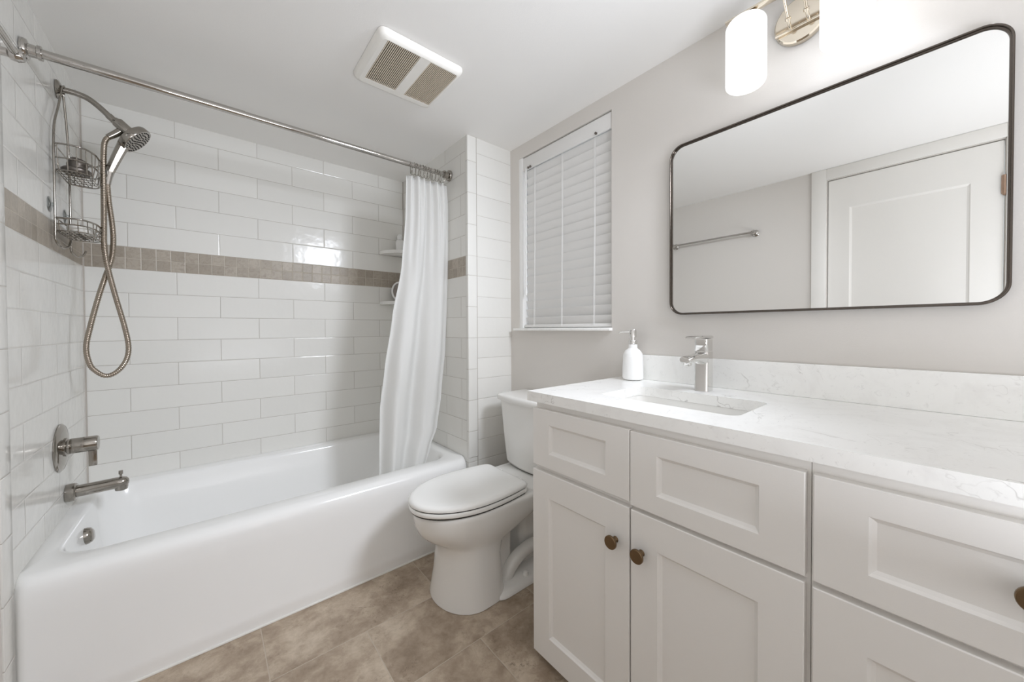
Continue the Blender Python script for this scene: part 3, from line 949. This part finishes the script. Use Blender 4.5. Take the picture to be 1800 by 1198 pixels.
# ================================================================== TOILET
ty = -1.178
toilet = thing('toilet', (1.42, ty, 0), 'white two piece toilet with closed lid between tub and vanity', 'toilet')
def egg(xf, xb, hw, z, n=48, sq=0.0, yo=0.0):
    """outline: elliptic front towards -x, squarer back"""
    out = []
    xm = xf + min(0.24, (xb - xf) * 0.5) if not sq else xf + (xb - xf) * 0.45
    for k in range(n):
        a = 2 * pi * k / n
        c, s = cos(a), sin(a)
        if c < 0:
            x = xm + (xm - xf) * c
            y = hw * s
        else:
            p_ = 0.42
            x = xm + (xb - xm) * (abs(c) ** p_)
            y = hw * math.copysign(abs(s) ** 0.55, s) if abs(s) > 1e-9 else 0.0
            y = hw * math.copysign(min(1.0, abs(s) ** 0.6), s) if abs(s) > 1e-9 else 0.0
        out.append((x, ty + yo + y, z))
    return out
bm = B()
secs = [(0.002, 1.116, 1.385, 0.165), (0.03, 1.121, 1.385, 0.161), (0.10, 1.133, 1.38, 0.152), (0.18, 1.140, 1.375, 0.146), (0.228, 1.139, 1.39, 0.145), (0.243, 1.126, 1.42, 0.148), (0.258, 1.102, 1.46, 0.154), (0.276, 1.076, 1.51, 0.161), (0.300, 1.054, 1.58, 0.169), (0.335, 1.040, 1.68, 0.175), (0.370, 1.036, 1.77, 0.177), (0.384, 1.036, 1.782, 0.178), (0.3925, 1.041, 1.778, 0.173), (0.394, 1.055, 1.765, 0.160)]
loft(bm, [egg(xf, xb, hw, z) for z, xf, xb, hw in secs])
# foot and trapway
loft(bm, [rrect(1.30, 1.735 - i_, ty - hw, ty + hw, z, min(0.06, hw * 0.6), 6) for z, hw, i_ in ((0.002, 0.176, 0), (0.014, 0.173, 0.002), (0.024, 0.150, 0.01), (0.030, 0.10, 0.02))])
loft(bm, [rrect(1.33, 1.47, ty - hw, ty + hw, z, 0.03, 6) for z, hw in ((0.02, 0.085), (0.12, 0.07), (0.24, 0.075), (0.33, 0.09))])
for s in (-1, 1):
    tp = spline([(1.405, ty + s * 0.092, 0.012), (1.432, ty + s * 0.094, 0.058), (1.475, ty + s * 0.096, 0.092), (1.53, ty + s * 0.096, 0.108), (1.59, ty + s * 0.094, 0.108), (1.65, ty + s * 0.088, 0.090), (1.69, ty + s * 0.08, 0.02)], 8)
    tube(bm, tp, 0.030, 16)
loft(bm, [rrect(1.53, 1.70, ty - hw, ty + hw, z, 0.03, 6) for z, hw in ((0.02, 0.07), (0.20, 0.06), (0.375, 0.10))])
obj('bowl', bm, 'porcelain', toilet, angle=60)
for s in (-1, 1):
    bm = lathe(B(), [(0.013, 0.0), (0.0135, 0.012), (0.010, 0.022), (0.0, 0.025)], (1.485, ty + s * 0.138, 0.018), (0, 0, 1), 18, False)
    obj('bolt_cap', bm, 'seat', toilet)
def lid_outline(ins, z, n=64):
    xf, xb, hw, hb = 1.020 + ins, 1.494 - ins, 0.177 - ins, 0.156 - ins
    xm = 1.272
    pts = []
    for k in range(33):                       # front half
        a = pi / 2 + pi * k / 32
        pts.append((xm + (xm - xf) * cos(a), ty + hw * sin(a), z))
    # far side is at +y first, then the near side at -y; back edge with rounded corners
    rc = 0.03
    m = 6
    for k in range(1, m + 1):                 # near side taper
        t = k / m
        x = xm + (xb - rc - xm) * t
        pts.append((x, ty - (hw + (hb - hw) * t * t), z))
    for k in range(1, 9):
        a = -pi / 2 + (pi / 2) * k / 8
        pts.append((xb - rc + rc * cos(a), ty - hb + rc + rc * sin(a), z))
    for k in range(0, 9):
        a = (pi / 2) * k / 8
        pts.append((xb - rc + rc * cos(a), ty + hb - rc + rc * sin(a), z))
    for k in range(m - 1, 0, -1):
        t = k / m
        x = xm + (xb - rc - xm) * t
        pts.append((x, ty + (hw + (hb - hw) * t * t), z))
    return pts
bm = loft(B(), [lid_outline(i_, z) for z, i_ in ((0.3990, 0.004), (0.3998, 0.000), (0.403, -0.0015), (0.414, -0.0015), (0.4170, 0.000))])
seat = obj('seat', bm, 'seat', toilet, angle=60)
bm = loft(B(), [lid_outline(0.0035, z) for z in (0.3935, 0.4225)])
obj('seat_gap_shade', bm, 'dark', toilet)['label'] = 'dark filler standing in for the shade in the gaps under lid and seat'  # dark filler paints the shade lines between bowl, seat and lid
bm = loft(B(), [lid_outline(i_, z) for z, i_ in ((0.4215, 0.002), (0.4225, -0.001), (0.430, -0.0025), (0.436, 0.001), (0.4405, 0.007), (0.442, 0.018), (0.4425, 0.05))])
lid = obj('lid', bm, 'seat', toilet, angle=60)
for s in (-1, 1):
    bm = box(B(), 1.478, 1.512, ty + s * 0.075 - 0.022, ty + s * 0.075 + 0.022, 0.396, 0.432, 0.006, 3)
    obj('hinge', bm, 'seat', toilet)
def tank_loop(x0, x1, hw, z, bow=0.018, n=14):
    pts = []
    r = 0.035
    for k in range(n + 1):                    # bowed front, from +y to -y
        t = -1 + 2 * k / n
        y = -t * (hw - r)
        pts.append((x0 - bow * (1 - t * t), ty + y, z))
    for k in range(1, 7):
        a = pi + (pi / 2) * k / 6
        pts.append((x0 + r + r * cos(a) - 0.0, ty - hw + r + r * sin(a), z))
    pts.append((x1, ty - hw, z))
    pts.append((x1, ty + hw, z))
    for k in range(0, 6):
        a = pi / 2 + (pi / 2) * k / 6
        pts.append((x0 + r + r * cos(a), ty + hw - r + r * sin(a), z))
    return pts
bm = loft(B(), [tank_loop(x0, 1.780, hw, z) for z, x0, hw in ((0.4120, 1.628, 0.156), (0.4145, 1.620, 0.166), (0.430, 1.612, 0.172), (0.58, 1.604, 0.188), (0.740, 1.598, 0.203))])
obj('tank', bm, 'porcelain', toilet, angle=50)
bm = loft(B(), [tank_loop(x0, 1.784, hw, z) for z, x0, hw in ((0.7430, 1.592, 0.207), (0.7435, 1.586, 0.213), (0.752, 1.584, 0.216), (0.764, 1.585, 0.215), (0.772, 1.592, 0.208), (0.775, 1.605, 0.195))])
obj('tank_lid', bm, 'porcelain', toilet, angle=50)
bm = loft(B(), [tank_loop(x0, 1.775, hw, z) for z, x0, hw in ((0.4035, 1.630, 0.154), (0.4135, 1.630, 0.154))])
bm2 = loft(B(), [rrect(1.50, 1.775, ty - hw, ty + hw, z, 0.04, 6) for z, hw in ((0.388, 0.168), (0.4030, 0.164), (0.4052, 0.155))])
obj('tank_shelf', bm2, 'porcelain', toilet, angle=50)
obj('tank_gap_shade', bm, 'dark', toilet)['label'] = 'dark slab standing in for the shade in the gap between bowl and tank'  # dark slab paints the shade line under the tank
tube(bm := B(), spline([(1.603, ty + 0.155, 0.70), (1.585, ty + 0.155, 0.70), (1.575, ty + 0.14, 0.699), (1.572, ty + 0.09, 0.694)], 6), 0.005, 10)
bm.free()

# ================================================================== VANITY
DX = 1.2525        # front plane of doors and drawers
FXX = 1.2725       # face frame plane
def knob(parent, y, z):
    bm = lathe(B(), [(0.0085, 0.0), (0.006, 0.006), (0.0055, 0.015), (0.0165, 0.019), (0.0178, 0.021), (0.0178, 0.0255), (0.0168, 0.027), (0.0, 0.0272)], (DX - 0.0001, y, z), (-1, 0, 0), 32, False)
    k = obj('knob', bm, 'bronze', parent)
    k['label'] = 'round bronze knob'
    return k
def front(name, parent, y0, y1, z0, z1, m=0.073, mz=0.047, slope=0.0095):
    # y0 < y1
    bm = panel_front(B(), DX, -1, y0, y1, z0, z1, m, m, mz, mz, 0.0095, slope, FXX - DX - 0.0003)
    return obj(name, bm, 'cabinet', parent, smooth=False)
def carcass(y0, y1, opens):
    bm = B()
    x1 = W - 0.002
    box(bm, FXX + 0.019, x1, y1 - 0.016, y1, 0.031, CB - 0.001)       # end panels
    box(bm, FXX + 0.019, x1, y0, y0 + 0.016, 0.031, CB - 0.001)
    box(bm, FXX + 0.019, x1, y0 + 0.016, y1 - 0.016, 0.031, 0.047)      # bottom
    box(bm, x1 - 0.006, x1, y0 + 0.016, y1 - 0.016, 0.047, CB - 0.001)
    slab = []
    box(bm, FXX, FXX + 0.019, y0, y0 + 0.036, 0.031, CB - 0.001)
    box(bm, FXX, FXX + 0.019, y1 - 0.036, y1, 0.031, CB - 0.001)
    for z0, z1 in opens:
        box(bm, FXX, FXX + 0.019, y0 + 0.036, y1 - 0.036, z0, z1)
    return bm
A0y, A1y = -2.358, -1.6195
va = thing('vanity_cabinet', ((FXX + W) / 2, (A0y + A1y) / 2, 0), 'white shaker vanity cabinet with two doors under the sink', 'cabinet')
obj('carcass', carcass(A0y, A1y, ((0.031, 0.06), (0.635, 0.672), (0.825, CB - 0.001))), 'cabinet', va, smooth=False)
obj('toe_kick', box(B(), FXX + 0.075, FXX + 0.09, A0y, A1y - 0.002, 0.0005, 0.0312), 'cabinet', va, smooth=False)
front('drawer_front', va, -1.9862, -1.6200, 0.6625, 0.8505)
front('drawer_front', va, -2.3525, -1.9890, 0.6555, 0.8480)
d1 = front('door', va, -1.9862, -1.6185, 0.0310, 0.6462, 0.0735, 0.079, 0.009)
d2 = front('door', va, -2.3520, -1.9910, 0.0310, 0.6450, 0.0735, 0.079, 0.009)
knob(d1, -1.9455, 0.547)
knob(d2, -2.0225, 0.5455)
B0y, B1y = -2.836, -2.3590
vb = thing('vanity_cabinet', ((FXX + W) / 2, (B0y + B1y) / 2, 0), 'white shaker drawer cabinet at the right edge of the photo', 'cabinet')
obj('carcass', carcass(B0y, B1y, ((0.031, 0.06), (0.630, 0.664), (0.325, 0.36), (0.825, CB - 0.001))), 'cabinet', vb, smooth=False)
obj('toe_kick', box(B(), FXX + 0.075, FXX + 0.09, B0y, B1y, 0.0005, 0.0312), 'cabinet', vb, smooth=False)
for z0, z1 in ((0.6540, 0.8475), (0.3440, 0.6430), (0.0310, 0.3330)):
    dd = front('drawer', vb, -2.829, -2.3640, z0, z1, 0.073, 0.0475 if z0 > 0.6 else 0.079)
    knob(dd, -2.5965, 0.7595 if z0 > 0.6 else (z0 + z1) / 2)

# countertop with sink cut-out
SX0, SX1, SY0, SY1 = 1.374, 1.616, -2.199, -1.797
ctop = thing('countertop', (1.52, -2.2, CB), 'white veined quartz countertop over the vanity cabinets', 'countertop')
bm = B()
slab_with_holes(bm, [(CF, VE), (W - 0.0015, VE), (W - 0.0015, CE), (CF, CE)], [rrect(SX0, SX1, SY0, SY1, 0, 0.028, 8)], CB, CT)
obj('slab', bm, 'quartz', ctop, smooth=False)
obj('backsplash', box(B(), W - 0.0135, W - 0.0012, VE, -1.628, CT + 0.0003, 1.0043, 0.0012, 2), 'quartz', ctop)
# sink
sink = thing('sink', (1.495, -1.998, CB - 0.14), 'white rectangular undermount sink in the quartz countertop', 'sink')
bm = loft(B(), [rrect(SX0 - a, SX1 + a, SY0 - a, SY1 + a, z, r_, 8) for z, a, r_ in ((CB - 0.0015, 0.02, 0.04), (CB - 0.0006, 0.001, 0.03), (CB - 0.02, -0.002, 0.032), (CB - 0.10, -0.010, 0.04), (CB - 0.128, -0.022, 0.05), (CB - 0.138, -0.05, 0.05), (CB - 0.142, -0.09, 0.03))], False, True)
obj('basin', bm, 'porcelain', sink, angle=60)
obj('drain', lathe(B(), [(0.0, 0.002), (0.016, 0.003), (0.021, 0.0035), (0.024, 0.0)], (1.52, -1.998, CB - 0.1421), (0, 0, 1), 28, False), 'chrome', sink)

# faucet
fy, fxx = -1.9875, 1.694
fa = thing('faucet', (fxx, fy, CT), 'chrome single lever faucet behind the sink', 'faucet')
def sqring(z, hx, hy, r_, cx=fxx, x_off=0):
    return rrect(cx - hx + x_off, cx + hx + x_off, fy - hy, fy + hy, z, r_, 6)
bm = loft(B(), [sqring(z, hx, 0.0235, 0.010) for z, hx in ((CT + 0.0003, 0.0255), (CT + 0.004, 0.0245), (CT + 0.10, 0.0240), (CT + 0.128, 0.0245), (CT + 0.1315, 0.023))])
# spout: lofted along -x
def spr(x, zc, hh, hw_):
    n = 24
    return [(x, fy + hw_ * math.copysign(abs(cos(a)) ** 0.55, cos(a)), zc + hh * math.copysign(abs(sin(a)) ** 0.55, sin(a))) for a in [2 * pi * k / n for k in range(n)]]
loft(bm, [spr(*p) for p in ((fxx - 0.005, CT + 0.108, 0.022, 0.0225), (fxx - 0.030, CT + 0.110, 0.019, 0.0222), (fxx - 0.055, CT + 0.1115, 0.013, 0.0215), (fxx - 0.085, CT + 0.1125, 0.0105, 0.021), (fxx - 0.115, CT + 0.111, 0.0100, 0.0205), (fxx - 0.130, CT + 0.109, 0.0085, 0.019), (fxx - 0.136, CT + 0.108, 0.005, 0.015))])
obj('body', bm, 'bright_chrome', fa, angle=50)
obj('aerator', lathe(B(), [(0.0, 0.0), (0.0115, 0.0), (0.0125, 0.003), (0.0125, 0.016)], (fxx - 0.116, fy, CT + 0.0915), (0, 0, 1), 24, False), 'bright_chrome', fa)
bm = loft(B(), [sqring(z, hx, 0.0225, 0.010) for z, hx in ((CT + 0.1335, 0.0225), (CT + 0.136, 0.0240), (CT + 0.172, 0.0240))])
loft(bm, [spr(*p) for p in ((fxx + 0.0238, CT + 0.179, 0.0062, 0.022), (fxx - 0.01, CT + 0.1795, 0.0058, 0.0225), (fxx - 0.055, CT + 0.1805, 0.0040, 0.022), (fxx - 0.088, CT + 0.1795, 0.0028, 0.0205), (fxx - 0.096, CT + 0.178, 0.0018, 0.017))])
obj('lever', bm, 'bright_chrome', fa, angle=50)

# soap dispenser
sx, sy = 1.742, -1.690
sd = thing('soap_dispenser', (sx, sy, CT), 'white ceramic soap dispenser with chrome pump on the counter corner', 'soap dispenser')
obj('bottle', lathe(B(), [(0.0, 0.0006), (0.030, 0.001), (0.034, 0.003), (0.0395, 0.006), (0.0412, 0.012), (0.0405, 0.05), (0.0385, 0.098), (0.0365, 0.108), (0.030, 0.119), (0.021, 0.126), (0.0175, 0.130), (0.0172, 0.144), (0.0, 0.144)], (sx, sy, CT), (0, 0, 1), 48, False), 'soap_white', sd)
obj('collar', lathe(B(), [(0.0168, 0.1435), (0.0172, 0.1445), (0.0172, 0.158), (0.0150, 0.161), (0.0, 0.161)], (sx, sy, CT), (0, 0, 1), 36, False), 'bright_chrome', sd)
bm = lathe(B(), [(0.0105, 0.160), (0.0105, 0.172), (0.0142, 0.173), (0.0142, 0.202), (0.0135, 0.2035), (0.0, 0.204)], (sx, sy, CT), (0, 0, 1), 32, False)
nd = Vector((-0.55, 0.83, 0))
n0 = Vector((sx, sy, CT + 0.195))
tube(bm, [n0 + nd * 0.008, n0 + nd * 0.040, n0 + nd * 0.050 + Vector((0, 0, -0.001)), n0 + nd * 0.054 + Vector((0, 0, -0.006))], [0.0045, 0.0042, 0.0040, 0.0036], 14)
obj('pump', bm, 'bright_chrome', sd)

# ================================================================== MIRROR
my0, my1, mz0, mz1 = -2.6095, -1.8271, 1.1628, 1.7965
MXF = W - 0.026
mir = thing('wall_mirror', (W - 0.01, (my0 + my1) / 2, (mz0 + mz1) / 2), 'wide mirror with thin dark metal frame and rounded corners above the vanity', 'mirror')
def yz(lp, x):
    return [(x, p[0], p[1]) for p in lp]
def mloop(ins, x, r_):
    return yz(rrect(my0 + ins, my1 - ins, mz0 + ins, mz1 - ins, 0, max(0.004, r_ - ins), 12), x)
bm = B()
lps = [mloop(0.0, W - 0.001, 0.048), mloop(0.0, MXF + 0.001, 0.048), mloop(0.001, MXF, 0.048), mloop(0.0034, MXF, 0.048), mloop(0.0040, MXF + 0.0008, 0.048), mloop(0.0040, MXF + 0.006, 0.048), mloop(0.0070, MXF + 0.0065, 0.048), mloop(0.0075, MXF + 0.011, 0.048)]
loft(bm, lps, True, False)
obj('frame', bm, 'frame_metal', mir, angle=40)
bm = loft(B(), [mloop(0.0066, MXF + 0.0104, 0.048), mloop(0.0066, MXF + 0.016, 0.048)])
obj('mirror_glass', bm, 'mirror', mir, smooth=False)

# ================================================================== VANITY LIGHT
ly = -2.2265
vl = thing('vanity_light', (W, ly, 2.03), 'polished nickel two shade vanity light above the mirror', 'wall lamp')
obj('backplate', lathe(B(), [(0.066, 0.0006), (0.067, 0.004), (0.066, 0.016), (0.062, 0.0195), (0.0, 0.020)], (W, ly, 2.035), (-1, 0, 0), 48, False), 'nickel', vl)
BX = 1.695
bm = B()
box(bm, BX - 0.012, BX + 0.012, ly - 0.172, ly + 0.172, 2.072, 2.079, 0.0015, 2)
obj('crossbar', bm, 'nickel', vl)
bm = B()
box(bm, W - 0.027, W - 0.020, ly - 0.061, ly + 0.061, 2.006, 2.014, 0.0012, 2)
for s in (-1, 1):
    tube(bm, spline([(W - 0.022, ly + s * 0.022, 2.010), (W - 0.045, ly + s * 0.022, 2.022), (BX + 0.012, ly + s * 0.022, 2.066), (BX, ly + s * 0.022, 2.074)], 6), 0.0042, 12)
    lathe(bm, [(0.0, -0.003), (0.0075, -0.001), (0.0075, 0.006), (0.0, 0.008)], (W - 0.052, ly + s * 0.022, 2.026), (-0.8, 0, 0.6), 16, False)
obj('bracket_arms', bm, 'nickel', vl)
for s in (1, -1):
    yy = ly + s * 0.1165
    bm = lathe(B(), [(0.0, 0.0), (0.010, 0.0), (0.010, 0.006), (0.026, 0.008), (0.028, 0.012), (0.028, 0.020), (0.0, 0.020)], (BX, yy, 2.0725), (0, 0, -1), 32, False)
    cap = obj('socket_cup', bm, 'nickel', vl)
    zt_, zb2 = 2.054, 1.853
    r_ = 0.0545
    prof = [(0.0, zb2 + 0.0)]
    for k in range(9):
        a = -pi / 2 + (pi / 2) * k / 8
        prof.append((r_ - 0.016 + 0.016 * cos(a), zb2 + 0.016 + 0.016 * sin(a)))
    for k in range(9):
        a = (pi / 2) * k / 8
        prof.append((r_ - 0.020 + 0.020 * cos(a), zt_ - 0.020 + 0.020 * sin(a)))
    prof.append((0.0, zt_))
    bm = lathe(B(), prof, (BX, yy, 0), (0, 0, 1), 40, False)
    obj('glass_shade', bm, 'shade', vl)['label'] = 'glowing white glass shade'


# ================================================================== TOWEL BAR (seen in the mirror)
tb = thing('towel_bar', (0.03, -1.277, 1.82), 'empty chrome towel bar on the left wall, seen in the mirror', 'towel bar')
bm = tube(B(), [(0.058, -0.972, 1.820), (0.058, -1.575, 1.820)], 0.0075, 16)
obj('bar', bm, 'chrome', tb)
for yy in (-0.969, -1.578):
    bm = lathe(B(), [(0.024, 0.0006), (0.0245, 0.005), (0.020, 0.010), (0.011, 0.014), (0.010, 0.044), (0.015, 0.048), (0.0165, 0.060), (0.012, 0.070), (0.0, 0.071)], (0, yy, 1.820), (1, 0, 0), 28, False)
    obj('post', bm, 'chrome', tb)
